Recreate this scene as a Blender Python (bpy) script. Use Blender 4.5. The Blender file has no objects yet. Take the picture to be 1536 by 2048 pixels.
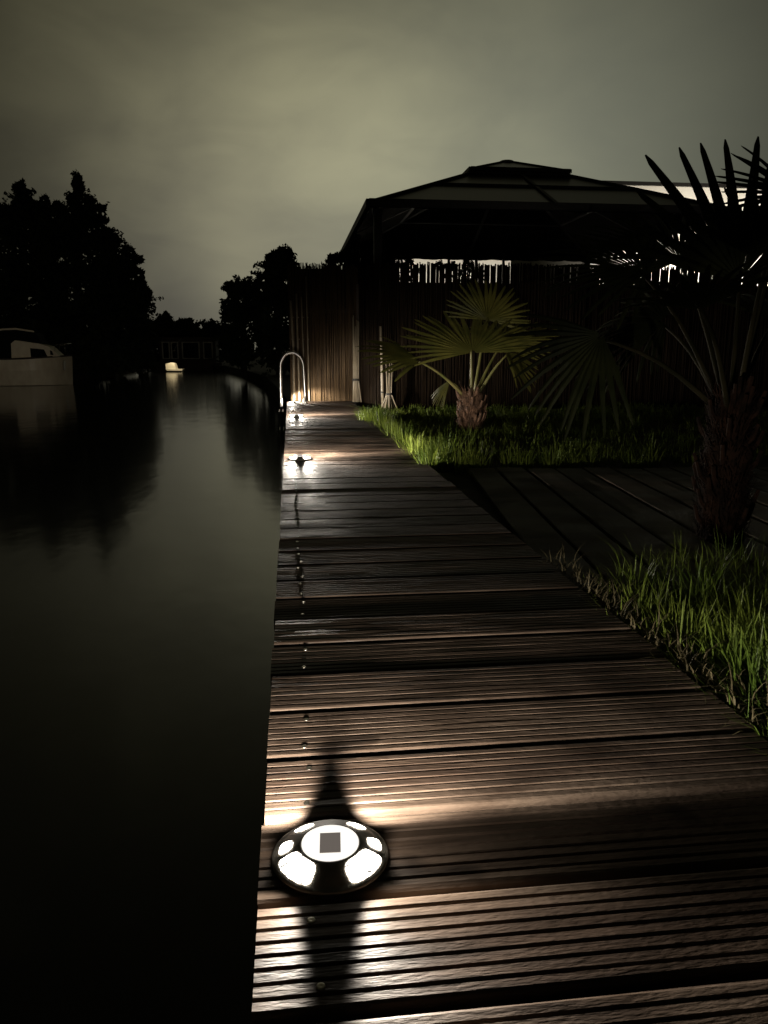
import bpy, math, random
from mathutils import Vector, Matrix
R = math.radians
rnd = random.Random(7)
scene = bpy.context.scene
col = scene.collection

# ------------------------------------------------------------------ camera
EYE = 0.6                       # metres above the boardwalk
PITCH, YAW, FPX = R(11.703), R(6.817), 1540.0
cam_data = bpy.data.cameras.new("camera")
cam_data.sensor_fit = 'VERTICAL'
cam_data.sensor_height = 24
cam_data.lens = FPX / 2048 * 24
cam_data.clip_start = 0.02
cam_data.clip_end = 2000
cam = bpy.data.objects.new("camera", cam_data)
cam.location = (0, 0, EYE)
cam.rotation_euler = (R(90) - PITCH, 0, -YAW)
col.objects.link(cam)
scene.camera = cam

# ------------------------------------------------------------------ night sky
world = bpy.data.worlds.new("World")
scene.world = world
world.use_nodes = True
wn, wl = world.node_tree.nodes, world.node_tree.links
wn.clear()


def wnode(t, **kw):
    n = wn.new(t)
    for k, v in kw.items():
        setattr(n, k, v)
    return n


def wmath(op, a, b=None, c=None, clamp=False):
    n = wnode('ShaderNodeMath', operation=op, use_clamp=clamp)
    for i, v in enumerate((a, b, c)):
        if v is None:
            continue
        if isinstance(v, (int, float)):
            n.inputs[i].default_value = v
        else:
            wl.new(v, n.inputs[i])
    return n.outputs[0]


def sky_dir(az, el):            # az from +Y towards +X
    return (math.sin(R(az)) * math.cos(R(el)), math.cos(R(az)) * math.cos(R(el)), math.sin(R(el)))


wtc = wnode('ShaderNodeTexCoord')
wsep = wnode('ShaderNodeSeparateXYZ')
wl.new(wtc.outputs['Generated'], wsep.inputs[0])


def lobe(az, el, width, power=1.0):
    """smooth glow of the town lights on the cloud base round one direction"""
    d = wnode('ShaderNodeVectorMath', operation='DOT_PRODUCT')
    wl.new(wtc.outputs['Generated'], d.inputs[0])
    d.inputs[1].default_value = sky_dir(az, el)
    a = wmath('ARCCOSINE', d.outputs['Value'])
    q = wmath('DIVIDE', a, R(width))
    return wmath('EXPONENT', wmath('MULTIPLY', wmath('MULTIPLY', q, q), -1.0))


def cloud(scale, stretch, detail, dist, lo, hi):
    mp = wnode('ShaderNodeMapping')
    mp.inputs['Scale'].default_value = stretch
    wl.new(wtc.outputs['Generated'], mp.inputs[0])
    nz = wnode('ShaderNodeTexNoise')
    nz.inputs['Scale'].default_value = scale
    nz.inputs['Detail'].default_value = detail
    nz.inputs['Distortion'].default_value = dist
    wl.new(mp.outputs[0], nz.inputs['Vector'])
    mr = wnode('ShaderNodeMapRange')
    mr.inputs['From Min'].default_value = 0.3
    mr.inputs['From Max'].default_value = 0.7
    mr.inputs['To Min'].default_value = lo
    mr.inputs['To Max'].default_value = hi
    wl.new(nz.outputs[0], mr.inputs[0])
    return mr.outputs[0]


glow_a = lobe(2.5, 9.0, 13)
glow_b = lobe(18, 10, 15)
glow_c = lobe(1, 20, 23)
glow_d = lobe(-4.2, 7.2, 3.2)
base = wmath('ADD', wmath('MULTIPLY', glow_a, 0.175), wmath('MULTIPLY', glow_c, 0.056))
base = wmath('ADD', base, 0.006)
base = wmath('MULTIPLY', base, cloud(3.0, (1, 1, 1.8), 4, 0.6, 0.70, 1.24))
base = wmath('MULTIPLY', base, cloud(9.0, (1, 1, 2.2), 4, 0.7, 0.90, 1.08))
cgreen = wmath('ADD', base, wmath('MULTIPLY', glow_d, 0.06))
cool = wmath('MULTIPLY', glow_b, 0.15)
comb = wnode('ShaderNodeCombineXYZ')
wl.new(wmath('ADD', wmath('MULTIPLY', cgreen, 1.07), wmath('MULTIPLY', cool, 0.92)), comb.inputs[0])
wl.new(wmath('ADD', wmath('MULTIPLY', cgreen, 1.00), wmath('MULTIPLY', cool, 0.97)), comb.inputs[1])
wl.new(wmath('ADD', wmath('ADD', wmath('MULTIPLY', cgreen, 0.56), wmath('MULTIPLY', lobe(0, 5, 14), 0.025)), wmath('MULTIPLY', cool, 0.76)), comb.inputs[2])
wbg = wnode('ShaderNodeBackground')
wbg.inputs['Strength'].default_value = 1.0
wout = wnode('ShaderNodeOutputWorld')
wl.new(comb.outputs[0], wbg.inputs['Color'])
wl.new(wbg.outputs[0], wout.inputs['Surface'])

vs = scene.view_settings
vs.view_transform = 'Standard'
vs.look = 'None'
vs.exposure = 0
vs.gamma = 1
vs.use_curve_mapping = False
scene.cycles.sample_clamp_indirect = 4.0
scene.cycles.max_bounces = 6
scene.cycles.transparent_max_bounces = 12
scene.cycles.caustics_reflective = False
scene.cycles.caustics_refractive = False

# ------------------------------------------------------------------ helpers


def pix_ray(px, py):
    v = Vector(((px - 768) / FPX, 1.0, -(py - 1024) / FPX))
    c, s = math.cos(PITCH), math.sin(PITCH)
    v = Vector((v.x, v.y * c + v.z * s, -v.y * s + v.z * c))
    c, s = math.cos(YAW), math.sin(YAW)
    return Vector((v.x * c + v.y * s, -v.x * s + v.y * c, v.z))


def at(px, py, Y):
    r = pix_ray(px, py)
    return Vector((0, 0, EYE)) + r * (Y / r.y)


class MB:
    """collects shapes that become ONE mesh object"""

    def __init__(self):
        self.v, self.f, self.m = [], [], []
        self.mi = 0

    def add(self, vs_, fs_):
        b = len(self.v)
        self.v.extend(tuple(p) for p in vs_)
        for f in fs_:
            self.f.append(tuple(b + i for i in f))
            self.m.append(self.mi)

    def box(self, x0, x1, y0, y1, z0, z1, mat=None):
        p = [Vector((x, y, z)) for z in (z0, z1) for y in (y0, y1) for x in (x0, x1)]
        if mat is not None:
            p = [mat @ q for q in p]
        self.add(p, [(0, 2, 3, 1), (4, 5, 7, 6), (0, 1, 5, 4), (2, 6, 7, 3), (0, 4, 6, 2), (1, 3, 7, 5)])

    def beam(self, a, b, w, h):
        """square bar from a to b"""
        a, b = Vector(a), Vector(b)
        d = (b - a).normalized()
        up = Vector((0, 0, 1)) if abs(d.z) < 0.95 else Vector((0, 1, 0))
        s = d.cross(up).normalized() * w / 2
        u = s.cross(d).normalized() * h / 2
        p = [a - s - u, a + s - u, a + s + u, a - s + u, b - s - u, b + s - u, b + s + u, b - s + u]
        self.add(p, [(0, 1, 2, 3), (7, 6, 5, 4), (0, 4, 5, 1), (1, 5, 6, 2), (2, 6, 7, 3), (3, 7, 4, 0)])

    def tube(self, pts, rads, n=8, cap=True, jit=0.0):
        pts = [Vector(p) for p in pts]
        if isinstance(rads, (int, float)):
            rads = [rads] * len(pts)
        vsx, fs = [], []
        prev = None
        for i, p in enumerate(pts):
            t = (pts[min(i + 1, len(pts) - 1)] - pts[max(i - 1, 0)])
            t = t.normalized() if t.length > 1e-9 else Vector((0, 0, 1))
            if prev is None:
                ref = Vector((0, 0, 1)) if abs(t.z) < 0.9 else Vector((1, 0, 0))
                s = t.cross(ref).normalized()
            else:
                s = (prev - t * prev.dot(t)).normalized()
            prev = s
            u = t.cross(s)
            for k in range(n):
                a = 2 * math.pi * k / n
                r = rads[i] * (1 + (rnd.uniform(-jit, jit) if jit else 0))
                vsx.append(p + (s * math.cos(a) + u * math.sin(a)) * r)
        for i in range(len(pts) - 1):
            for k in range(n):
                k2 = (k + 1) % n
                fs.append((i * n + k, i * n + k2, (i + 1) * n + k2, (i + 1) * n + k))
        if cap:
            fs.append(tuple(range(n))[::-1])
            fs.append(tuple((len(pts) - 1) * n + k for k in range(n)))
        self.add(vsx, fs)

    def lathe(self, prof, n=32, c=(0, 0, 0), cap=True):
        vsx, fs = [], []
        for r, z in prof:
            for k in range(n):
                a = 2 * math.pi * k / n
                vsx.append((c[0] + r * math.cos(a), c[1] + r * math.sin(a), c[2] + z))
        for i in range(len(prof) - 1):
            for k in range(n):
                k2 = (k + 1) % n
                fs.append((i * n + k, i * n + k2, (i + 1) * n + k2, (i + 1) * n + k))
        if cap:
            fs.append(tuple(range(n))[::-1])
            fs.append(tuple((len(prof) - 1) * n + k for k in range(n)))
        self.add(vsx, fs)

    def build(self, name, mat, parent=None, smooth=False):
        me = bpy.data.meshes.new(name)
        me.from_pydata(self.v, [], self.f)
        mats = mat if isinstance(mat, (list, tuple)) else [mat]
        for m in mats:
            me.materials.append(m)
        if len(mats) > 1:
            me.polygons.foreach_set('material_index', self.m)
        if smooth:
            me.polygons.foreach_set('use_smooth', [True] * len(me.polygons))
        me.update()
        o = bpy.data.objects.new(name, me)
        col.objects.link(o)
        if parent is not None:
            o.parent = parent
            o.matrix_parent_inverse = Matrix.Translation(parent.location).inverted() if False else Matrix()
        return o


def tag(o, label, cat, group=None):
    o['label'] = label
    o['category'] = cat
    if group:
        o['group'] = group
    return o


def setting(o, kind='structure', label=None):
    o['kind'] = kind
    if label:
        o['label'] = label
    return o


def empty(name, loc=(0, 0, 0), rz=0.0):
    o = bpy.data.objects.new(name, None)
    o.empty_display_size = 0.1
    o.location = loc
    o.rotation_euler = (0, 0, rz)
    col.objects.link(o)
    return o


def copy_tree(o, parent=None):
    c = o.copy()
    col.objects.link(c)
    c.parent = parent
    for ch in list(o.children):
        copy_tree(ch, c)
    return c


# ------------------------------------------------------------------ materials


def mat_new(name):
    m = bpy.data.materials.new(name)
    m.use_nodes = True
    nt = m.node_tree
    return m, nt, nt.nodes, nt.links, nt.nodes['Principled BSDF']


def mat(name, c1, c2=None, scale=8.0, rough=0.6, rough2=None, metal=0.0, bump=0.0, bump_scale=None,
        stretch=(1, 1, 1), detail=4.0, spec=0.5, translucent=0.0, obj_coord=True, distance=0.01):
    m, nt, N, L, P = mat_new(name)
    tc = N.new('ShaderNodeTexCoord')
    mp = N.new('ShaderNodeMapping')
    mp.inputs['Scale'].default_value = stretch
    L.new(tc.outputs['Object'], mp.inputs[0])
    nz = N.new('ShaderNodeTexNoise')
    nz.inputs['Scale'].default_value = scale
    nz.inputs['Detail'].default_value = detail
    L.new(mp.outputs[0], nz.inputs['Vector'])
    cr = N.new('ShaderNodeValToRGB')
    cr.color_ramp.elements[0].position = 0.34
    cr.color_ramp.elements[1].position = 0.66
    cr.color_ramp.elements[0].color = (*c1, 1)
    cr.color_ramp.elements[1].color = (*(c2 or c1), 1)
    L.new(nz.outputs[0], cr.inputs[0])
    L.new(cr.outputs[0], P.inputs['Base Color'])
    P.inputs['Metallic'].default_value = metal
    P.inputs['Specular IOR Level'].default_value = spec
    if rough2 is None:
        P.inputs['Roughness'].default_value = rough
    else:
        mr = N.new('ShaderNodeMapRange')
        mr.inputs['From Min'].default_value = 0.35
        mr.inputs['From Max'].default_value = 0.65
        mr.inputs['To Min'].default_value = rough
        mr.inputs['To Max'].default_value = rough2
        L.new(nz.outputs[0], mr.inputs[0])
        L.new(mr.outputs[0], P.inputs['Roughness'])
    if bump:
        nb = N.new('ShaderNodeTexNoise')
        nb.inputs['Scale'].default_value = bump_scale or scale * 4
        nb.inputs['Detail'].default_value = 3
        L.new(mp.outputs[0], nb.inputs['Vector'])
        bp = N.new('ShaderNodeBump')
        bp.inputs['Strength'].default_value = bump
        bp.inputs['Distance'].default_value = distance
        L.new(nb.outputs[0], bp.inputs['Height'])
        L.new(bp.outputs[0], P.inputs['Normal'])
    if translucent:
        tr = N.new('ShaderNodeBsdfTranslucent')
        L.new(cr.outputs[0], tr.inputs['Color'])
        mx = N.new('ShaderNodeMixShader')
        mx.inputs[0].default_value = translucent
        L.new(P.outputs[0], mx.inputs[1])
        L.new(tr.outputs[0], mx.inputs[2])
        L.new(mx.outputs[0], N['Material Output'].inputs['Surface'])
    return m


def emit_mat(name, color, strength, facet=None):
    m, nt, N, L, P = mat_new(name)
    P.inputs['Base Color'].default_value = (*[min(1, c) for c in color], 1)
    P.inputs['Roughness'].default_value = 0.25
    P.inputs['Emission Color'].default_value = (*color, 1)
    P.inputs['Emission Strength'].default_value = strength
    if facet:
        tc = N.new('ShaderNodeTexCoord')
        vo = N.new('ShaderNodeTexVoronoi')
        vo.feature = 'DISTANCE_TO_EDGE'
        vo.inputs['Scale'].default_value = facet
        L.new(tc.outputs['Object'], vo.inputs['Vector'])
        mr = N.new('ShaderNodeMapRange')
        mr.inputs['From Min'].default_value = 0.025
        mr.inputs['From Max'].default_value = 0.09
        mr.inputs['To Min'].default_value = strength * 0.02
        mr.inputs['To Max'].default_value = strength
        L.new(vo.outputs['Distance'], mr.inputs[0])
        L.new(mr.outputs[0], P.inputs['Emission Strength'])
    return m


def wood_deck_mat(name, c1, c2, wet):
    """weathered rained-on decking: grain along X, damp blotches that change the gloss, a few dark knots"""
    m, nt, N, L, P = mat_new(name)
    tc = N.new('ShaderNodeTexCoord')

    def noise(scale, stretch, detail=4, dist=0.0):
        mp = N.new('ShaderNodeMapping')
        mp.inputs['Scale'].default_value = stretch
        L.new(tc.outputs['Object'], mp.inputs[0])
        nz = N.new('ShaderNodeTexNoise')
        nz.inputs['Scale'].default_value = scale
        nz.inputs['Detail'].default_value = detail
        nz.inputs['Distortion'].default_value = dist
        L.new(mp.outputs[0], nz.inputs['Vector'])
        return nz.outputs[0]

    def ramp(v, stops):
        cr = N.new('ShaderNodeValToRGB')
        e = cr.color_ramp.elements
        while len(e) < len(stops):
            e.new(0.5)
        for el, (p, c) in zip(e, stops):
            el.position = p
            el.color = (*c, 1)
        L.new(v, cr.inputs[0])
        return cr.outputs[0]

    grain = noise(34, (0.16, 2.2, 2.2), 7, 0.5)
    board = noise(1.3, (0.15, 6.4, 1.0), 1)
    blotch = noise(3.0, (0.8, 1.2, 1), 4, 0.8)
    knots = noise(6.5, (0.8, 1.1, 1), 2, 0.2)
    a = ramp(grain, [(0.3, c1), (0.7, c2)])
    b = ramp(board, [(0.35, (0.55, 0.47, 0.42)), (0.65, (1.1, 1.05, 1.0))])
    c = ramp(blotch, [(0.36, (0.38, 0.35, 0.33)), (0.56, (1, 1, 1))])
    k = ramp(knots, [(0.62, (1, 1, 1)), (0.69, (0.3, 0.27, 0.25))])

    def mul(x, y):
        mx = N.new('ShaderNodeMix')
        mx.data_type = 'RGBA'
        mx.blend_type = 'MULTIPLY'
        mx.inputs[0].default_value = 1.0
        L.new(x, mx.inputs[6])
        L.new(y, mx.inputs[7])
        return mx.outputs[2]

    L.new(mul(mul(mul(a, b), c), k), P.inputs['Base Color'])
    mr = N.new('ShaderNodeMapRange')
    mr.inputs['From Min'].default_value = 0.35
    mr.inputs['From Max'].default_value = 0.65
    mr.inputs['To Min'].default_value = wet[0]
    mr.inputs['To Max'].default_value = wet[1]
    L.new(blotch, mr.inputs[0])
    L.new(mr.outputs[0], P.inputs['Roughness'])
    P.inputs['Specular IOR Level'].default_value = 0.32
    fine = noise(160, (0.35, 1.6, 1.6), 4)
    bp = N.new('ShaderNodeBump')
    bp.inputs['Strength'].default_value = 0.4
    bp.inputs['Distance'].default_value = 0.0025
    L.new(fine, bp.inputs['Height'])
    L.new(bp.outputs[0], P.inputs['Normal'])
    return m


M_deck = wood_deck_mat("wet_decking", (0.058, 0.040, 0.029), (0.160, 0.122, 0.094), (0.50, 0.78))
M_terrace = wood_deck_mat("terrace_decking", (0.05, 0.04, 0.025), (0.11, 0.088, 0.055), (0.5, 0.75))
M_joist = mat("joist_timber", (0.03, 0.022, 0.016), (0.05, 0.035, 0.025), 6, 0.8)
M_screw = mat("steel_screw", (0.5, 0.46, 0.4), (0.6, 0.56, 0.5), 200, 0.3, metal=1.0)
M_soil = mat("damp_soil", (0.012, 0.010, 0.007), (0.03, 0.024, 0.016), 5, 0.9, bump=0.8, bump_scale=30)
M_grass = mat("grass_blades", (0.065, 0.11, 0.015), (0.20, 0.25, 0.04), 3.0, 0.5, translucent=0.35, spec=0.3)
M_straw = mat("dead_grass", (0.05, 0.04, 0.017), (0.11, 0.09, 0.042), 14, 0.7, translucent=0.25)
M_leaf_dark = mat("tree_leaves", (0.012, 0.018, 0.008), (0.03, 0.038, 0.016), 1.2, 0.7, spec=0.15)
M_bark = mat("bark", (0.02, 0.015, 0.01), (0.04, 0.03, 0.02), 10, 0.9)
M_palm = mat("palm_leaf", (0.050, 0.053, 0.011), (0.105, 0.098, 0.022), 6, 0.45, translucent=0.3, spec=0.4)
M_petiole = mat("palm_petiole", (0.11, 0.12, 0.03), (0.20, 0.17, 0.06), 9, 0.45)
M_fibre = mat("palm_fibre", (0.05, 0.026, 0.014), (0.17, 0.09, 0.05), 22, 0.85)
M_palm_shade = mat("shaded_palm_leaf", (0.007, 0.009, 0.003), (0.017, 0.019, 0.006), 6, 0.6, translucent=0.2, spec=0.08)  # shade on the big palm put into its colour, also in the next two
M_petiole_shade = mat("shaded_palm_petiole", (0.008, 0.008, 0.003), (0.017, 0.014, 0.006), 9, 0.75, spec=0.05)
M_fibre_shade = mat("shaded_palm_fibre", (0.004, 0.0024, 0.0013), (0.016, 0.0075, 0.004), 22, 0.95, spec=0.08)
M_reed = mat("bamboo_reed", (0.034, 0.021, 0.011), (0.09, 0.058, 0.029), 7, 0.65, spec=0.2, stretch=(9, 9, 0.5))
M_reed_dark = mat("shaded_reed", (0.007, 0.0045, 0.003), (0.017, 0.011, 0.006), 7, 0.8, spec=0.06, stretch=(9, 9, 0.5))  # darker copy of the reed, with the side screen's shade put into the colour
M_cane = mat("pale_bamboo_cane", (0.20, 0.16, 0.105), (0.34, 0.285, 0.205), 9, 0.4, stretch=(1, 1, 0.6))
M_strap = mat("dark_strap", (0.015, 0.012, 0.01), (0.03, 0.025, 0.02), 9, 0.7)
M_steel = mat("stainless_steel", (0.45, 0.43, 0.40), (0.52, 0.5, 0.47), 12, 0.33, metal=1.0)
M_black_metal = mat("dark_coated_metal", (0.012, 0.011, 0.010), (0.02, 0.018, 0.016), 30, 0.55)
M_stud = mat("grey_cast_metal", (0.16, 0.15, 0.13), (0.22, 0.20, 0.175), 60, 0.5, bump=0.15, bump_scale=300, distance=0.001)
M_cell = mat("solar_cell", (0.20, 0.17, 0.155), (0.27, 0.235, 0.215), 60, 0.25)
M_lens = emit_mat("lit_lens", (1.0, 0.93, 0.80), 13.0, facet=120)
M_cell_glow = emit_mat("glowing_solar_cell", (0.30, 0.255, 0.225), 0.42)  # glow added to the cell in place of glare from the bright disc
M_disc = emit_mat("lit_translucent_disc", (1.0, 0.955, 0.87), 1.15)
M_house = mat("white_render", (0.74, 0.71, 0.64), (0.80, 0.78, 0.71), 2, 0.85)
M_white = mat("boat_white", (0.74, 0.62, 0.44), (0.85, 0.75, 0.55), 2.5, 0.45)
M_dinghy = mat("dinghy_white", (0.7, 0.66, 0.55), (0.8, 0.76, 0.65), 3, 0.4)
M_glass_dark = mat("dark_glass", (0.006, 0.006, 0.007), None, 3, 0.12)
M_canvas = mat("dark_canvas", (0.007, 0.0065, 0.0055), (0.013, 0.012, 0.010), 8, 0.9, spec=0.05)
M_trim = mat("boat_trim", (0.05, 0.035, 0.03), (0.08, 0.06, 0.05), 9, 0.5)
M_rail = mat("chrome_rail", (0.55, 0.53, 0.5), None, 9, 0.25, metal=1.0)
M_hb_wood = mat("houseboat_boarding", (0.03, 0.024, 0.018), (0.05, 0.04, 0.03), 5, 0.8)
M_hb_frame = mat("pale_window_frame", (0.30, 0.29, 0.24), (0.42, 0.40, 0.34), 6, 0.6)
M_lamp_warm = emit_mat("warm_lamp", (1.0, 0.82, 0.5), 6.0)

# smoked roof sheet: lets a little of the sky through
M_poly, _nt, _N, _L, _P = mat_new("smoked_polycarbonate")
_P.inputs['Base Color'].default_value = (0.013, 0.012, 0.010, 1)
_P.inputs['Roughness'].default_value = 0.28
_tr = _N.new('ShaderNodeBsdfTransparent')
_tr.inputs['Color'].default_value = (0.60, 0.54, 0.46, 1)
_mx = _N.new('ShaderNodeMixShader')
_mx.inputs[0].default_value = 0.012
_L.new(_P.outputs[0], _mx.inputs[1])
_L.new(_tr.outputs[0], _mx.inputs[2])
_L.new(_mx.outputs[0], _N['Material Output'].inputs['Surface'])

# canal water
M_water, _nt, _N, _L, _P = mat_new("canal_water")
_P.inputs['Base Color'].default_value = (0.0008, 0.001, 0.0008, 1)
_P.inputs['IOR'].default_value = 1.33
_P.inputs['Roughness'].default_value = 0.11
_P.inputs['Specular IOR Level'].default_value = 0.68
_tc = _N.new('ShaderNodeTexCoord')
_h = None
for _sc, _st, _am in ((1.1, (1, 0.45, 1), 0.6), (5.0, (1, 0.5, 1), 0.25)):
    _mp = _N.new('ShaderNodeMapping')
    _mp.inputs['Scale'].default_value = _st
    _L.new(_tc.outputs['Object'], _mp.inputs[0])
    _nz = _N.new('ShaderNodeTexNoise')
    _nz.inputs['Scale'].default_value = _sc
    _nz.inputs['Detail'].default_value = 2
    _L.new(_mp.outputs[0], _nz.inputs['Vector'])
    _m = _N.new('ShaderNodeMath')
    _m.operation = 'MULTIPLY'
    _m.inputs[1].default_value = _am
    _L.new(_nz.outputs[0], _m.inputs[0])
    if _h is None:
        _h = _m.outputs[0]
    else:
        _a = _N.new('ShaderNodeMath')
        _L.new(_h, _a.inputs[0])
        _L.new(_m.outputs[0], _a.inputs[1])
        _h = _a.outputs[0]
_bp = _N.new('ShaderNodeBump')
_bp.inputs['Strength'].default_value = 0.12
_bp.inputs['Distance'].default_value = 0.06
_L.new(_h, _bp.inputs['Height'])
_L.new(_bp.outputs[0], _P.inputs['Normal'])

# ------------------------------------------------------------------ ground and water
WATER = -0.35
GROUND = -0.06

mb = MB()
mb.add([(-400, -60, WATER), (40, -60, WATER), (40, 400, WATER), (-400, 400, WATER)], [(0, 1, 2, 3)])
setting(mb.build('water', M_water), label='dark still canal beside the boardwalk')

mb = MB()
# right bank: a garden edge that follows the boards, then the canal side, out to the horizon
edge = [(0.66, -60), (0.66, 9.82), (0.02, 9.84), (-0.30, 16), (-0.75, 23), (-1.7, 30), (-3.2, 40), (-5.5, 46), (-9, 50), (-16, 54), (-40, 60), (-400, 90)]
top = [(x, y, GROUND) for x, y in edge]
bot = [(x - 0.05, y, -1.2) for x, y in edge]
n = len(edge)
far = [(-400, 900, GROUND), (900, 900, GROUND), (900, -60, GROUND)]
mb.add(top + far, [tuple(range(n + 3))[::-1]])
mb.add(top + bot, [(i, i + 1, n + i + 1, n + i) for i in range(n - 1)])
setting(mb.build('ground', M_soil), label='dark garden soil behind the boardwalk')

mb = MB()
edge = [(-30, -60), (-14, 5), (-9.6, 18), (-8.0, 26), (-7.2, 33), (-8.0, 42), (-14, 47), (-400, 56)]
n = len(edge)
top = [(x, y, -0.05) for x, y in edge]
bot = [(x + 0.05, y, -1.2) for x, y in edge]
mb.add(top + [(-400, -60, -0.05)], [tuple(range(n + 1))])
mb.add(top + bot, [(i, n + i, n + i + 1, i + 1) for i in range(n - 1)])
setting(mb.build('bank', M_soil), label='far bank of the canal under the tall trees')

# ------------------------------------------------------------------ boardwalk
PITCHB = 0.1555
GAP = 0.0095
Y0 = 0.6055                     # centre of one of the gaps between boards
DECK_L, DECK_R = -0.05, 0.735


def board_profile():
    w = PITCHB - GAP
    prof = [(0, -0.026), (0, -0.008), (0.0009, -0.0045), (0.0030, -0.0014), (0.0065, 0.0)]
    ribs = 8
    pitch = (w - 0.002) / ribs
    for i in range(ribs - 1):
        g = 0.001 + pitch * (i + 1)
        prof += [(g - 0.0030, 0.0), (g - 0.0019, -0.0012), (g - 0.0009, -0.0034), (g + 0.0009, -0.0034), (g + 0.0019, -0.0012), (g + 0.0030, 0.0)]
    prof += [(w - 0.0065, 0.0), (w - 0.0030, -0.0014), (w - 0.0009, -0.0045), (w, -0.008), (w, -0.026)]
    return prof


def wobble(seed):
    r = random.Random(seed)
    ph = [(r.uniform(0, 6.28), r.uniform(2, 22), r.uniform(0.3, 1.0)) for _ in range(5)]
    return lambda t: sum(a * math.sin(f * t + p) for p, f, a in ph) / 2.5


def add_board(mb, y, xl, xr, n, seed, prof, jy=0.0006, jz=0.0005, M=None, wav=0.0012):
    k = len(prof)
    vsx = []
    ws = [wobble(seed * 97 + j) for j in range(k)]
    wz = wobble(seed * 31 + 5)
    tilt = random.Random(seed).uniform(-0.0016, 0.0016)
    for i in range(n + 1):
        x = xl + (xr - xl) * i / n
        for j, (py, pz) in enumerate(prof):
            top_ = pz > -0.02
            p = Vector((x, y + py + (ws[j](x) * jy if top_ else 0), pz + ((ws[j](x + 9) * jz + wz(x * 0.2) * wav + tilt) if top_ else 0)))
            vsx.append(M @ p if M else p)
    fs = []
    for i in range(n):
        for j in range(k - 1):
            fs.append((i * k + j, (i + 1) * k + j, (i + 1) * k + j + 1, i * k + j + 1))
        fs.append((i * k, i * k + k - 1, (i + 1) * k + k - 1, (i + 1) * k))
    fs.append(tuple(range(k)))
    fs.append(tuple(n * k + j for j in range(k))[::-1])
    mb.add(vsx, fs)


prof = board_profile()
mb = MB()
board_ys = []
i0 = -3
nb = int((9.78 - Y0) / PITCHB) + 1
for i in range(i0, nb):
    y = Y0 + i * PITCHB + GAP / 2
    if y + PITCHB > 9.80:
        break
    n = 70 if y < 1.6 else (40 if y < 3.2 else 20)
    r = random.Random(i + 50)
    board_ys.append(y)
    far_ = 1.0 if y < 1.6 else 0.45
    add_board(mb, y, DECK_L + r.uniform(-0.002, 0.002), DECK_R + r.uniform(-0.005, 0.005), n, i + 50, prof, 0.0003 * far_, 0.0003 * far_, wav=0.0008 * far_)
boardwalk = setting(mb.build('boardwalk', M_deck), label='wet grooved timber boardwalk along the canal')
mb = MB()
for x in (0.0, 0.34, 0.69):
    mb.box(x - 0.03, x + 0.03, 0.05, 9.78, -0.17, -0.0265)
y = 0.6
while y < 9.8:
    mb.box(0.035, 0.125, y, y + 0.09, -1.0, -0.175)
    y += 1.8
mb.build('joist', M_joist, boardwalk)


def screw_mesh():
    m = MB()
    m.lathe([(0.0046, -0.002), (0.0046, 0.0004), (0.0036, 0.0010), (0.0012, 0.0004)], 12)
    return m


first = None
for y in board_ys:
    if y < 0.4 or y > 4.6:
        continue
    for fx in (0.028, 0.118):
        if first is None:
            first = screw_mesh().build('screw', M_screw, boardwalk, smooth=True)
            s = first
        else:
            s = first.copy()
            col.objects.link(s)
        s.location = (0.001 + rnd.uniform(-0.006, 0.006) + 0.012, y + fx, 0.0004)

# terrace boards, a step lower, laid along the view
mb = MB()
Mt = Matrix.Translation((0.735, 2.25, -0.02)) @ Matrix.Rotation(R(-6.5), 4, 'Z') @ Matrix.Rotation(R(90), 4, 'Z')
flat = [(0, -0.024), (0, -0.004), (0.004, 0), (0.05, 0.0004), (0.10, 0.0), (0.1395, 0), (0.1435, -0.004), (0.1435, -0.024)]
for i in range(0, 32):
    add_board(mb, -0.16 * (i + 1) + 0.008, -0.35, 1.86 + 0.03 * math.sin(i * 2.1) + 0.018 * i * 0, 10, 300 + i, flat, 0.001, 0.001, Mt)
terrace = setting(mb.build('terrace', M_terrace), label='lower terrace of smooth boards beside the boardwalk')

# ------------------------------------------------------------------ grass


def blade(mb, x, y, z, h, lean, az, w, seg=3):
    d = Vector((math.cos(az), math.sin(az), 0))
    s = Vector((-d.y, d.x, 0))
    vsx = []
    for i in range(seg + 1):
        t = i / seg
        c = Vector((x, y, z)) + d * (lean * t * t) + Vector((0, 0, h * t * (1 - 0.28 * t * lean / max(h, 1e-3))))
        ww = w * (1 - t) ** 0.6 if i < seg else w * 0.05
        vsx += [c - s * ww / 2, c + s * ww / 2]
    mb.add(vsx, [(2 * i, 2 * i + 1, 2 * i + 3, 2 * i + 2) for i in range(seg)])


def tuft(mb, x, y, n, rad, h, w=0.005, z=GROUND, spread=0.5):
    for _ in range(n):
        a = rnd.uniform(0, 6.283)
        r = rad * math.sqrt(rnd.random())
        hh = h * rnd.uniform(0.45, 1.1)
        blade(mb, x + r * math.cos(a), y + r * math.sin(a), z, hh, hh * rnd.uniform(0.05, spread * 1.5), a + rnd.uniform(-0.8, 0.8), w * rnd.uniform(0.6, 1.3))


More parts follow.
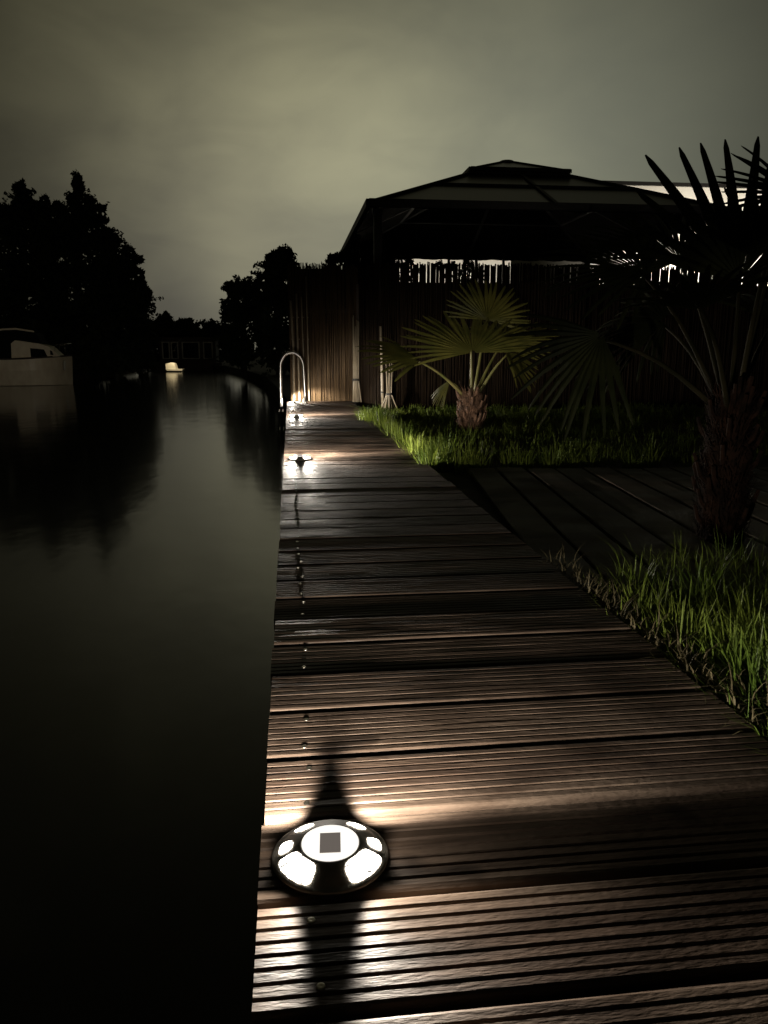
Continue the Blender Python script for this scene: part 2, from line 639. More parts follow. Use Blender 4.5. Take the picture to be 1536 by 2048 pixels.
# near grass, at the right of the boards
mb = MB()
for _ in range(460):
    x = 0.79 + rnd.random() ** 1.1 * 1.6
    y = rnd.uniform(0.85, 2.15)
    if x < 0.74 + 0.02 or y > 2.20 - 0.10 * (x - 0.7):
        continue
    tuft(mb, x, y, 26, 0.08, rnd.uniform(0.06, 0.15), 0.0036, spread=0.75)
for cx, cy, hh in ((0.86, 1.26, 0.15), (0.92, 1.22, 0.18), (0.98, 1.3, 0.19), (1.04, 1.36, 0.19), (0.90, 1.33, 0.17), (0.94, 1.28, 0.17), (0.97, 1.40, 0.16), (0.87, 1.55, 0.13), (1.0, 1.5, 0.15), (0.85, 1.75, 0.12), (0.93, 1.95, 0.13), (1.05, 1.8, 0.14), (0.88, 1.40, 0.15)):
    tuft(mb, cx, cy, 56, 0.045, hh, 0.0062, spread=0.5)
setting(mb.build('grass', M_grass), 'stuff', 'long green grass growing beside the near boards')
mb = MB()
for _ in range(520):
    y = rnd.uniform(0.9, 2.15)
    x = 0.742 + abs(rnd.gauss(0, 0.038))
    a = rnd.uniform(0, 6.283)
    h = rnd.uniform(0.01, 0.07)
    blade(mb, x, y, GROUND + 0.03 + rnd.uniform(0, 0.03), h, rnd.uniform(0.02, 0.08), a, 0.0035)
for _ in range(60):
    y = rnd.uniform(1.0, 2.2)
    blade(mb, rnd.uniform(0.70, 0.78), y, 0.002, 0.012, rnd.uniform(0.03, 0.09), rnd.uniform(2.0, 5.2), 0.003)
setting(mb.build('dead_grass', M_straw), 'stuff', 'dry straw coloured grass along the edge of the boards')

# lawn beyond the terrace
mb = MB()
for _ in range(1500):
    x = 0.74 + rnd.random() * 4.4
    y = rnd.uniform(4.35, 8.9)
    if x > 3.0 and rnd.random() < 0.4:
        continue
    if x < 0.80 and y > 5 and rnd.random() < 0.3:
        continue
    tuft(mb, x, y, 14, 0.10, rnd.uniform(0.05, 0.11), 0.007, spread=0.6)
y = 4.25
while y < 7.4:                 # longer grass hanging over the side of the boards
    edge_x = 0.74 if y < 6.3 else 0.70
    tuft(mb, edge_x + rnd.uniform(0.0, 0.10), y, 22, 0.07, rnd.uniform(0.11, 0.20), 0.007, spread=0.6)
    y += 0.05
for x, h, k in ((0.75, 0.22, 70), (0.80, 0.24, 70), (0.86, 0.25, 60), (0.92, 0.24, 40), (1.0, 0.21, 46), (1.04, 0.20, 30),
                (1.22, 0.14, 30), (1.30, 0.17, 40), (1.45, 0.15, 36), (1.52, 0.14, 30), (1.62, 0.13, 36), (1.74, 0.12, 26), (1.95, 0.13, 32), (2.10, 0.14, 36), (2.30, 0.12, 26), (2.5, 0.13, 30), (2.7, 0.12, 30)):
    tuft(mb, x, 4.20 + rnd.uniform(-0.03, 0.12), k, 0.055, h, 0.008, spread=0.5)
for _ in range(16):
    tuft(mb, rnd.uniform(0.68, 0.90), rnd.uniform(7.0, 7.5), 40, 0.08, 0.17, 0.008, spread=0.7)
setting(mb.build('lawn', M_grass), 'stuff', 'rough green lawn between the terrace and the reed fence')

# ------------------------------------------------------------------ solar deck lights
LED = (1.0, 0.91, 0.78)


def dome_r(z):                  # outline of the shell between rim and disc
    t = (z - 0.004) / (0.0165 - 0.004)
    return 0.0645 + (0.0385 - 0.0645) * t ** 1.25


def lens_patch(a0, a1, z0, z1, lift=0.0012, square=3.0):
    """slightly raised lens window on the slope of the shell; azimuth from +Y towards +X, degrees"""
    m = MB()
    n = 28
    rings = [1.0, 0.72, 0.4]
    vsx = []
    for q in rings:
        for k in range(n):
            a = 2 * math.pi * k / n
            c, s = math.cos(a), math.sin(a)
            u = math.copysign(abs(c) ** (2 / square), c) * q
            v = math.copysign(abs(s) ** (2 / square), s) * q
            az = R((a0 + a1) / 2 + (a1 - a0) / 2 * u)
            z = (z0 + z1) / 2 + (z1 - z0) / 2 * v
            r = dome_r(z) + lift * (0.35 if q == 1.0 else 1.0)
            vsx.append((r * math.sin(az), r * math.cos(az), z + lift * 0.5))
    vsx.append((0, 0, 0))
    az = R((a0 + a1) / 2)
    z = (z0 + z1) / 2
    vsx[-1] = ((dome_r(z) + lift) * math.sin(az), (dome_r(z) + lift) * math.cos(az), z + lift * 0.5)
    fs = []
    for i in range(2):
        for k in range(n):
            k2 = (k + 1) % n
            fs.append((i * n + k, i * n + k2, (i + 1) * n + k2, (i + 1) * n + k))
    for k in range(n):
        fs.append((2 * n + k, 2 * n + (k + 1) % n, 3 * n))
    m.add(vsx, fs)
    return m


def led_light(parent, az, energy, spread):
    """one LED behind its window, shining out over the boards"""
    ld = bpy.data.lights.new("led", 'SPOT')
    ld.energy = energy
    ld.color = LED
    ld.spot_size = R(spread)
    ld.spot_blend = 0.5
    ld.shadow_soft_size = 0.007
    ld.use_nodes = True
    nt = ld.node_tree
    em = nt.nodes.get('Emission')
    fo = nt.nodes.new('ShaderNodeLightFalloff')
    fo.inputs['Strength'].default_value = 1.0
    fo.inputs['Smooth'].default_value = 0.04
    nt.links.new(fo.outputs['Quadratic'], em.inputs['Strength'])
    o = bpy.data.objects.new('led', ld)
    col.objects.link(o)
    o.parent = parent
    a0 = R(az[0])
    o.location = (0.066 * math.sin(a0), 0.066 * math.cos(a0), 0.0185)
    d = Vector((math.sin(R(az[1])), math.cos(R(az[1])), -0.20))
    o.rotation_euler = d.to_track_quat('-Z', 'Y').to_euler()
    o.scale = (1, 0.62, 1)      # the reflector throws a flat, wide beam
    return o


LED_POWER = 58.0


def make_stud():
    root = empty('deck_light')
    m = MB()
    prof_ = [(0.0705, 0.0), (0.0705, 0.0022), (0.068, 0.0037)]
    prof_ += [(dome_r(0.004 + 0.0125 * t / 6), 0.004 + 0.0125 * t / 6) for t in range(7)]
    prof_ += [(0.0365, 0.0174), (0.0352, 0.0170)]
    m.lathe(prof_, 64)
    body = m.build('shell', M_stud, root, smooth=True)
    for sx in (1, -1):
        for a0, a1, z0, z1, sq in ((104, 159, 0.0040, 0.0163, 4.2), (73, 96, 0.006, 0.0138, 3.2), (24, 50, 0.006, 0.0138, 3.2)):
            lp = lens_patch(sx * a0, sx * a1, z0, z1, square=sq)
            lp.build('lens', M_lens, root, smooth=True)
    m = MB()
    m.lathe([(0.0345, 0.0164), (0.0345, 0.0183), (0.0335, 0.0190)], 48)
    disc = m.build('disc', M_disc, root)
    m = MB()
    m.box(-0.0125, 0.0125, -0.0215, 0.0165, 0.0186, 0.0197)
    for xx in (-0.0064, 0.0, 0.0064):
        m.box(xx - 0.0002, xx + 0.0002, -0.0213, 0.0163, 0.0192, 0.01985)
    m.build('solar_panel', M_cell_glow, disc)
    for sx in (1, -1):
        led_light(root, (sx * 35, sx * 38), LED_POWER, 103)
        led_light(root, (sx * 146, sx * 138), LED_POWER * 0.62, 100)
        led_light(root, (sx * 88, sx * 88), LED_POWER * 0.05, 165)
    return root


def place_stud(o, x, y, rz, label):
    o.location = (x, y, 0.0025)
    o.rotation_euler = (0, 0, R(rz))
    tag(o, label, 'deck light', 'solar deck lights along the canal edge of the boardwalk')


stud = make_stud()
place_stud(stud, 0.034, 0.832, -3, 'round solar deck light nearest the camera, white disc with dark square panel')
for x, y, rz, lab in ((0.042, 4.42, 0, 'glowing round deck light level with the bright grass tuft, second along the boards'),
                      (0.047, 7.45, 0, 'small glowing deck light between the grass tuft and the ladder'),
                      (0.028, 9.45, 14, 'tiny deck light shining between the feet of the steel ladder')):
    st = copy_tree(stud)
    place_stud(st, x, y, rz, lab)
    for ch in st.children:
        if ch.type == 'LIGHT':      # these get more power than the first, most of all at the sides
            ch.data = ch.data.copy()
            side_ = abs(ch.location.y) < 0.02
            ch.data.energy *= (17 if y < 9 else 5) if side_ else (1.8 if ch.location.y > 0 else 1.9)

# ------------------------------------------------------------------ swimming ladder at the end of the boards


def handrail(mb, y):
    pts = [(0.165, y, 0.0)]
    pts += [(0.165 - 0.012 * t, y, 0.10 + 0.33 * t) for t in (0, 0.5, 1)]
    cx, rx, cz, rz_ = 0.018, 0.135, 0.43, 0.17
    for k in range(1, 12):
        a = math.pi * k / 12
        pts.append((cx + rx * math.cos(a), y, cz + rz_ * math.sin(a)))
    pts += [(cx - rx, y, 0.43), (cx - rx - 0.004, y, 0.1), (cx - rx - 0.004, y, -0.9)]
    mb.tube(pts, 0.0165, 12)


ladder = tag(empty('ladder', (0, 9.5, 0)), 'curved stainless steel swimming ladder at the far end of the boardwalk', 'ladder')
for yy in (-0.22, 0.24):
    m = MB()
    handrail(m, yy)
    m.build('handrail', M_steel, ladder, smooth=True)
    m = MB()
    m.lathe([(0.042, 0.0015), (0.042, 0.006), (0.022, 0.012), (0.022, 0.03)], 20, (0.165, yy, 0))
    m.build('foot_flange', M_steel, ladder, smooth=False)
for z in (-0.1, -0.32, -0.54):
    m = MB()
    m.box(-0.15, -0.095, -0.205, 0.225, z - 0.012, z + 0.012)
    m.build('step', M_steel, ladder)

# ------------------------------------------------------------------ reed fence


def cane_row(mb, a, b, z0, hfun, spacing, r, gap_prob=0.0, seed=3, lean=0.008):
    rr = random.Random(seed)
    a, b = Vector(a), Vector(b)
    L_ = (b - a).length
    n = int(L_ / spacing)
    nrm = Vector((-(b - a).y, (b - a).x, 0)).normalized()
    for i in range(n):
        if rr.random() < gap_prob:
            continue
        t = (i + 0.5 + rr.uniform(-0.25, 0.25)) / n
        p = a.lerp(b, t) + nrm * rr.uniform(-0.007, 0.007)
        h = hfun(t) + rr.gauss(0, 0.010)
        rad = r * rr.uniform(0.7, 1.2)
        q = p + Vector((rr.gauss(0, lean), rr.gauss(0, lean), 0))
        mid = p.lerp(q, 0.5) + Vector((rr.gauss(0, lean * 0.4), rr.gauss(0, lean * 0.4), 0))
        mb.tube([(p.x, p.y, z0), (mid.x, mid.y, z0 + (h - z0) / 2), (q.x, q.y, h)], [rad, rad * 0.92, rad * 0.8], 6)


fence = tag(empty('reed_fence', (0, 9.8, 0)), 'tall brown reed screen closing the far end of the boardwalk, lit at its foot', 'fence')
m = MB()
cane_row(m, (0.0, 0.0, 0), (0.84, 0.0, 0), 0.0, lambda t: 1.66 - 0.03 * max(0, (t - 0.4)), 0.0110, 0.0066, 0.01, 3)
cane_row(m, (0.0, 0.022, 0), (0.84, 0.022, 0), 0.0, lambda t: 1.63 - 0.03 * max(0, (t - 0.4)), 0.0120, 0.0075, 0.0, 4)
m.build('reed_panel', M_reed, fence, smooth=True)
m = MB()
m.box(0.003, 0.838, 0.034, 0.040, 0.0, 1.60)
m.build('light_block', M_canvas, fence)  # dark sheet added behind the canes to block light between them
for x, h, r in ((0.035, 1.22, 0.017), (0.105, 1.3, 0.013), (0.165, 1.26, 0.009), (0.225, 1.5, 0.008)):
    m = MB()
    m.tube([(x, -0.03, 0), (x + rnd.uniform(-.01, .01), -0.032, h / 2), (x - 0.012, -0.03, h)], [r, r * 0.95, r * 0.85], 8)
    for zz in (0.25, 0.5, 0.76, 1.02):
        m.tube([(x, -0.031, zz - 0.006), (x, -0.031, zz + 0.006)], r * 1.14, 8)
    m.build('bamboo_pole', M_cane, fence, smooth=True)
for z in (0.35, 1.1):
    m = MB()
    m.beam((0.0, 0.045, z), (0.86, 0.045, z), 0.04, 0.05)
    m.build('rail', M_joist, fence)

side = tag(empty('reed_fence', (0.86, 9.72, 0)), 'dark ragged reed screen behind the small palm, light showing between its canes', 'fence')
m = MB()
pts = [(0.0, 0.0), (0.20, -0.62), (7.5, -0.72)]
cane_row(m, (*pts[0], 0), (*pts[1], 0), GROUND, lambda t: 1.62 + 0.0 * t, 0.018, 0.0095, 0.0, 9)
cane_row(m, (*pts[1], 0), (*pts[2], 0), GROUND, lambda t: 1.585 + 0.012 * math.sin(37 * t) + 0.01 * math.sin(91 * t), 0.0185, 0.0098, 0.012, 11, lean=0.010)
cane_row(m, (pts[1][0], pts[1][1] + 0.025, 0), (pts[2][0], pts[2][1] + 0.025, 0), GROUND, lambda t: 1.60 + 0.006 * math.sin(61 * t), 0.0150, 0.0105, 0.0, 12, lean=0.006)
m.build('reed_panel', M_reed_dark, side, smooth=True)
m = MB()
m.beam((0.21, -0.588, 0.66), (7.5, -0.688, 0.66), 0.006, 1.46)
m.build('light_block', M_canvas, side)  # added sheet, stops light leaking through the lower part of the screen
for x, y in ((0.0, 0.03), (0.22, -0.56), (1.9, -0.60), (3.7, -0.62), (5.5, -0.64)):
    m = MB()
    m.box(x - 0.035, x + 0.035, y - 0.0, y + 0.07, GROUND - 0.2, 1.42)
    m.build('post', M_joist, side)
for z in (0.4, 1.15):
    m = MB()
    m.beam((0.2, -0.572, z), (7.5, -0.672, z), 0.035, 0.06)
    m.build('rail', M_joist, side)


def reed_bundle(x, y, h, n, strap_z, rad, flare, label, z0=0.0):
    root = tag(empty('reed_bundle', (x, y, z0)), label, 'reed bundle')
    m = MB()
    for _ in range(n):
        a = rnd.uniform(0, 6.283)
        r = rad * math.sqrt(rnd.random())
        dx, dy = math.cos(a) * r, math.sin(a) * r
        fl = flare * rnd.uniform(0.4, 1.3)
        m.tube([(dx * fl, dy * fl, 0), (dx, dy, strap_z), (dx * 1.3 + rnd.gauss(0, 0.008), dy * 1.3, h * rnd.uniform(0.85, 1.0))], [0.008, 0.0085, 0.006], 6)
    m.build('canes', M_cane, root, smooth=True)
    m = MB()
    m.tube([(0, 0, strap_z - 0.012), (0, 0, strap_z + 0.012)], rad * 1.18 + 0.004, 16)
    m.build('strap', M_strap, root)


reed_bundle(0.80, 9.60, 1.05, 14, 0.27, 0.038, 1.7, 'pale bundle of reeds strapped upright at the fence corner')
reed_bundle(1.10, 8.72, 0.62, 9, 0.20, 0.028, 3.6, 'splayed bundle of reeds tied low, right of the pale pole', GROUND)
pole = tag(empty('bamboo_pole', (1.03, 8.86, GROUND)), 'single pale upright bamboo pole with a dark ring, between the two reed bundles', 'pole')
m = MB()
m.tube([(0.02, 0, 0), (0.01, 0, 0.25), (0.0, 0, 0.62), (-0.01, 0, 0.95)], [0.0165, 0.016, 0.015, 0.014], 10)
m.build('cane', M_cane, pole, smooth=True)
m = MB()
m.tube([(0.0115, 0, 0.205), (0.0115, 0, 0.222)], 0.019, 12)
m.build('ring', M_strap, pole)

# ------------------------------------------------------------------ gazebo
GX0, GX1, GY0, GY1 = 1.0, 5.8, 9.9, 15.0
EAVE = 2.39
AX, AY, APEX = 3.40, 12.45, 3.47
gaz = tag(empty('gazebo', (AX, AY, GROUND)), 'large gazebo with a two tier hipped roof of smoked panels behind the fence', 'gazebo')


def gz(p):
    return Vector(p) - Vector((AX, AY, GROUND))


m = MB()
c4 = [(GX0, GY0), (GX1, GY0), (GX1, GY1), (GX0, GY1)]
ap = Vector((AX, AY, APEX))
tcut = 0.71
for i in range(4):
    a = Vector((*c4[i], EAVE))
    b = Vector((*c4[(i + 1) % 4], EAVE))
    m.add([gz(a), gz(b), gz(b.lerp(ap, tcut)), gz(a.lerp(ap, tcut))], [(0, 1, 2, 3)])
m.build('roof_panel', M_poly, gaz)
m = MB()
dn = Vector((0, 0, -0.014))
for i in range(4):
    a = Vector((*c4[i], EAVE)) + dn
    b = Vector((*c4[(i + 1) % 4], EAVE)) + dn
    m.add([gz(a), gz(b), gz(b.lerp(ap + dn, tcut)), gz(a.lerp(ap + dn, tcut))], [(0, 1, 2, 3)])
m.build('glare_block', M_canvas, gaz)  # matte dark sheet added under the panels to kill glare from the lit wall
m = MB()
lift = Vector((0, 0, 0.07))
capc = [Vector((*c, EAVE)).lerp(ap, 0.69) + lift for c in c4]
capa = ap + Vector((0, 0, 0.03))
for i in range(4):
    a, b = capc[i], capc[(i + 1) % 4]
    m.add([gz(a), gz(b), gz(b.lerp(capa, 0.94)), gz(a.lerp(capa, 0.94))], [(0, 1, 2, 3)])
cap = m.build('roof_cap', M_poly, gaz)
m = MB()
for i in range(4):
    a, b = capc[i], capc[(i + 1) % 4]
    m.beam(gz(a), gz(b), 0.05, 0.05)
    m.beam(gz(a), gz(capa), 0.05, 0.03)
m.lathe([(0.16, -0.08), (0.17, -0.05), (0.10, 0.0), (0.0, 0.02)], 12, gz(capa), cap=False)
m.build('cap_frame', M_black_metal, cap)
m = MB()
for i in range(4):
    a = Vector((*c4[i], EAVE))
    b = Vector((*c4[(i + 1) % 4], EAVE))
    m.beam(gz(a), gz(b), 0.07, 0.09)
    m.beam(gz(a), gz(a.lerp(ap, tcut)), 0.06, 0.05)
    m.beam(gz(a.lerp(ap, 0.40)), gz(b.lerp(ap, 0.40)), 0.05, 0.045)
    m.beam(gz(a.lerp(ap, tcut)), gz(b.lerp(ap, tcut)), 0.05, 0.05)
    for f in (0.5,):
        m.beam(gz(a.lerp(b, f)), gz(a.lerp(ap, tcut).lerp(b.lerp(ap, tcut), f)), 0.05, 0.045)
m.build('roof_frame', M_black_metal, gaz)
for cx, cy in ((GX0 + 0.12, GY0 + 0.12), (GX1 - 0.12, GY0 + 0.12), (GX1 - 0.12, GY1 - 0.12), (GX0 + 0.12, GY1 - 0.12)):
    m = MB()
    m.box(cx - AX - 0.05, cx - AX + 0.05, cy - AY - 0.05, cy - AY + 0.05, 0.0, EAVE - GROUND - 0.05)
    m.build('post', M_black_metal, gaz)
for fx in (0.42, 0.53, 0.64):
    m = MB()
    x = GX0 + (GX1 - GX0) * fx
    m.box(x - AX - 0.022, x - AX + 0.022, GY1 - AY - 0.1, GY1 - AY - 0.05, 0.0, EAVE - GROUND - 0.05)
    m.build('mullion', M_black_metal, gaz)
# gathered curtains: one along the left side near the back, folds modelled
m = MB()
for (xa, ya, xb, yb) in ((GX0 + 0.06, GY0 + 2.2, GX0 + 0.06, GY1 - 0.2), (GX0 + 0.16, GY1 - 0.03, GX0 + 1.0, GY1 - 0.03)):
    n = 60
    vsx = []
    for i in range(n + 1):
        t = i / n
        wv = 0.035 * math.sin(t * 62) + 0.015 * math.sin(t * 23)
        x, yv = xa + (xb - xa) * t, ya + (yb - ya) * t
        if xa == xb:
            x += wv
        else:
            yv += wv
        vsx += [gz((x, yv, EAVE - 0.05)), gz((x, yv, 0.1))]
    m.add(vsx, [(2 * i, 2 * i + 2, 2 * i + 3, 2 * i + 1) for i in range(n)])
m.build('curtain', M_canvas, gaz, smooth=True)
# scalloped valance under the eaves
m = MB()
for i in (3, 2, 0):
    a = Vector((*c4[i], EAVE - 0.045))
    b = Vector((*c4[(i + 1) % 4], EAVE - 0.045))
    n = 96
    vsx = []
    for k in range(n + 1):
        p = a.lerp(b, k / n)
        dz = 0.008 + 0.018 * abs(math.sin(k / n * math.pi * 10)) + rnd.uniform(0, 0.008)
        vsx += [gz(p), gz(p - Vector((0, 0, dz * (0.4 if i == 0 else 1))))]
    m.add(vsx, [(2 * k, 2 * k + 2, 2 * k + 3, 2 * k + 1) for k in range(n)])
m.build('valance', M_canvas, gaz)

# ------------------------------------------------------------------ lit white house behind
house = tag(empty('house', (9.0, 19.5, GROUND)), 'white flat roofed house behind the gazebo with its wall lit up', 'house')
HT = 4.20 - GROUND
m = MB()
m.box(-2.5, 9, -2.5, 4, 0, HT - 0.06)
m.build('wall', M_house, house)
m = MB()
m.box(-2.55, 9.05, -2.54, 4.05, HT - 0.057, HT + 0.02)
m.build('roof', M_black_metal, house)
for x in (-0.6, 3.0):
    m = MB()
    m.box(x - 0.7, x + 0.7, -2.53, -2.503, 0.9, 2.15)
    w = m.build('window', M_hb_frame, house)
    m = MB()
    m.box(x - 0.62, x - 0.04, -2.54, -2.532, 0.98, 2.07)
    m.box(x + 0.04, x + 0.62, -2.54, -2.532, 0.98, 2.07)
    m.build('pane', M_glass_dark, w)
gw = tag(empty('garden_wall', (4.35, 17.1, GROUND)), 'lower white garden wall standing left of the house, seen under the gazebo roof', 'wall')
m = MB()
m.box(-2.2, 0.45, -0.1, 0.1, 0, 2.62)
m.build('wall_face', M_house, gw)
m = MB()
m.box(-2.24, 0.48, -0.13, 0.13, 2.623, 2.68)
m.build('coping', M_joist, gw)
# linear flood lights standing in the bed in front of the wall
for i, x in enumerate((3.6, 9.6)):
    fl = tag(empty('flood_light', (x, 15.95, GROUND)), ('long garden flood light shining up the white wall, behind the middle of the gazebo', 'long garden flood light shining up the white wall, right of the gazebo')[i], 'flood light')
    m = MB()
    m.box(-2.4, 2.4, -0.06, 0.06, 0.30, 0.36)
    m.box(-2.2, -2.15, -0.03, 0.03, 0.0, 0.30)
    m.box(2.15, 2.2, -0.03, 0.03, 0.0, 0.30)
    m.build('housing', M_black_metal, fl)
    ld = bpy.data.lights.new('flood', 'AREA')
    ld.shape = 'RECTANGLE'
    ld.size = 4.6
    ld.size_y = 0.08
    ld.energy = (42, 270)[i]
    ld.color = (1.0, 0.91, 0.76)
    ld.spread = R(62)
    lo = bpy.data.objects.new('flood', ld)
    col.objects.link(lo)
    lo.parent = fl
    lo.location = (0, 0.0, 0.375)
    lo.rotation_euler = Vector((0, 0.62, 1)).to_track_quat('-Z', 'Y').to_euler()

# ------------------------------------------------------------------ trees


def leaf_cards(mb, c, rad, n, size):
    """n leaf-sized faces scattered through an ellipsoid, denser to the outside"""
    for _ in range(n):
        while True:
            d = Vector((rnd.uniform(-1, 1), rnd.uniform(-1, 1), rnd.uniform(-1, 1)))
            if 0.05 < d.length < 1:
                break
        d = d.normalized() * (d.length ** 0.55)
        p = Vector((c[0] + d.x * rad[0], c[1] + d.y * rad[1], c[2] + d.z * rad[2]))
        u = Vector((rnd.gauss(0, 1), rnd.gauss(0, 1), rnd.gauss(0, 1))).normalized()
        w = u.cross(Vector((rnd.gauss(0, 1), rnd.gauss(0, 1), rnd.gauss(0, 1)))).normalized()
        s = size * rnd.uniform(0.6, 1.3)
        u *= s
        w *= s * 0.55
        mb.add([p - u, p + w * 0.9 - u * 0.1, p + u, p - w * 0.9 - u * 0.1], [(0, 1, 2, 3)])


def tree(name, px, base_py, Y, blobs, label, cat='tree', leaf=0.12, dens=1.0, group=None, trunk_r=0.2, ground=-0.1, sub=9):
    """crown blobs are (pixel x, pixel y, half width, half height) as seen in the photograph, built at their own distance and depth"""
    b = at(px, base_py, Y)
    base_ = Vector((b.x, Y, ground))
    root = tag(empty(name, base_), label, cat, group)
    k = Y / FPX * 1.02
    mt, mc = MB(), MB()
    tops = []
    for (bx, by, rx, ry) in blobs:
        yy = Y + rnd.uniform(-0.5, 0.5) * rx * k
        c = at(bx, by, yy)
        rr = Vector((rx * k, max(rx, ry) * k * 0.75, ry * k))
        tops.append(c)
        vol = rr.x * rr.z
        leaf_cards(mc, c - base_, (rr.x * 0.86, rr.y * 0.86, rr.z * 0.86), int(dens * (40 + 460 * vol / (leaf / 0.16) ** 2)), leaf)
        for _ in range(sub):
            d = Vector((rnd.gauss(0, 1), rnd.gauss(0, 0.7), rnd.gauss(0.15, 1))).normalized()
            cc = c + Vector((d.x * rr.x, d.y * rr.y, d.z * rr.z)) * rnd.uniform(0.78, 1.0)
            q = rnd.uniform(0.18, 0.36)
            leaf_cards(mc, cc - base_, (rr.x * q, rr.y * q, rr.z * q), int(dens * (12 + 60 * vol / (leaf / 0.16) ** 2)), leaf * 0.9)
        for _ in range(sub * 2):        # loose outer twigs with a few leaves each
            d = Vector((rnd.gauss(0, 1), rnd.gauss(0, 0.7), rnd.gauss(0.2, 1))).normalized()
            p0 = c + Vector((d.x * rr.x, d.y * rr.y, d.z * rr.z)) * 0.9 - base_
            p1 = p0 + (d + Vector((rnd.gauss(0, 0.4), 0, rnd.gauss(0.2, 0.4)))) * min(rr.x, rr.z) * rnd.uniform(0.15, 0.42)
            mc.tube([p0, p1], [leaf * 0.09, leaf * 0.03], 3, cap=False)
            for t in (0.4, 0.65, 0.85, 1.0):
                leaf_cards(mc, p0.lerp(p1, t), (leaf * 0.7,) * 3, 3, leaf * 0.6)
    top_z = max(t.z for t in tops) - ground
    mt.tube([(0, 0, 0), (rnd.uniform(-.1, .1), 0, top_z * 0.35), (rnd.uniform(-.2, .2), 0, top_z * 0.75)], [trunk_r, trunk_r * 0.75, trunk_r * 0.3], 9, jit=0.1)
    for t in tops:
        s = Vector((0, 0, top_z * rnd.uniform(0.2, 0.45)))
        e = t - base_
        mt.tube([s, s.lerp(e, 0.55) + Vector((0, 0, 0.15)), e], [trunk_r * 0.45, trunk_r * 0.25, trunk_r * 0.08], 6)
    mt.build('trunk', M_bark, root, smooth=True)
    mc.build('crown', M_leaf_dark, root)
    return root


LEFT = 'tall trees on the far bank of the canal'
tree('conifer', 165, 735, 33, [(156, 372, 7, 22), (158, 405, 24, 22), (172, 432, 40, 24), (160, 470, 58, 32), (150, 520, 72, 42), (160, 590, 80, 55), (170, 670, 85, 60)],
     'tall dark tree with the highest pointed ragged top on the far bank', dens=1.3, trunk_r=0.25)
tree('conifer', 50, 735, 32, [(42, 385, 9, 20), (50, 415, 26, 26), (62, 450, 44, 36), (92, 440, 34, 34), (8, 445, 30, 26), (105, 480, 40, 36), (50, 510, 58, 46), (60, 590, 66, 60), (60, 680, 70, 60)],
     'dark tree with a narrower second top, left of the highest one', dens=1.3, trunk_r=0.25)
tree('broadleaf_tree', 262, 740, 34, [(215, 480, 28, 20), (232, 520, 40, 34), (252, 560, 40, 38), (268, 600, 32, 34), (262, 660, 42, 46), (240, 620, 60, 60), (250, 710, 50, 36)],
     'rounded dark tree stepping down towards the gap of sky, right of the pointed tops', dens=1.2)
tree('broadleaf_tree', -40, 740, 31, [(-30, 450, 40, 36), (-10, 425, 24, 14), (-50, 540, 60, 70), (-30, 660, 60, 70)],
     'dark tree cut by the left edge of the picture, behind the cruiser', dens=1.1)
tree('shrub', 110, 745, 30.0, [(80, 690, 60, 50), (130, 705, 60, 40), (30, 700, 50, 45), (190, 700, 50, 44), (235, 715, 44, 34)],
     'low dark bushes along the bank behind the white cruiser', 'bush', dens=1.2, trunk_r=0.08)

tree('broadleaf_tree', 560, 735, 24, [(568, 515, 16, 17), (548, 530, 22, 18), (540, 570, 34, 34), (575, 575, 40, 44), (556, 640, 50, 54), (570, 700, 50, 50)],
     'dark leafy tree rising left of the reed fence top', leaf=0.12, dens=1.1, trunk_r=0.12)
tree('broadleaf_tree', 487, 735, 29, [(470, 578, 20, 15), (492, 582, 18, 18), (480, 612, 36, 28), (466, 640, 24, 28), (498, 670, 44, 54), (468, 700, 28, 34)],
     'lower rounded tree on the right bank, beside the gap of sky', leaf=0.13, dens=1.1, trunk_r=0.12)
for px, bl, lab in ((322, [(318, 665, 26, 26), (330, 642, 12, 12), (310, 690, 30, 40), (340, 670, 18, 24)], 'far dark tree at the left end of the low treeline closing the canal'),
                    (375, [(372, 662, 24, 22), (352, 668, 20, 18), (370, 695, 34, 36), (395, 678, 20, 22)], 'far dark tree in the middle of the low treeline closing the canal'),
                    (424, [(422, 664, 16, 18), (438, 672, 20, 24), (425, 695, 30, 36)], 'far dark tree at the right end of the low treeline, before the bank bends')):
    tree('broadleaf_tree', px, 735, 50, bl, lab, leaf=0.2, dens=1.2, trunk_r=0.12, group='low treeline at the end of the canal')
tree('shrub', 664, 560, 12.5, [(664, 524, 10, 9), (690, 516, 16, 10), (672, 560, 26, 30), (668, 620, 24, 36)],
     'small bush peeping over the top of the reed fence by the gazebo corner', 'bush', leaf=0.05, dens=0.5, trunk_r=0.03, ground=GROUND)
tree('shrub', 806, 560, 15.6, [(806, 522, 18, 7), (812, 545, 26, 16), (806, 580, 30, 22)],
     'leafy shrub dark against the lit wall, left end of the gap under the roof', 'bush', leaf=0.045, dens=0.35, trunk_r=0.03, ground=GROUND)
tree('shrub', 935, 560, 15.4, [(935, 525, 9, 8), (905, 532, 8, 5), (880, 533, 10, 6), (930, 550, 40, 14), (930, 580, 40, 20)],
     'leafy shrub dark against the lit wall, between the gazebo mullions', 'bush', leaf=0.045, dens=0.35, trunk_r=0.03, ground=GROUND)

# ------------------------------------------------------------------ palms


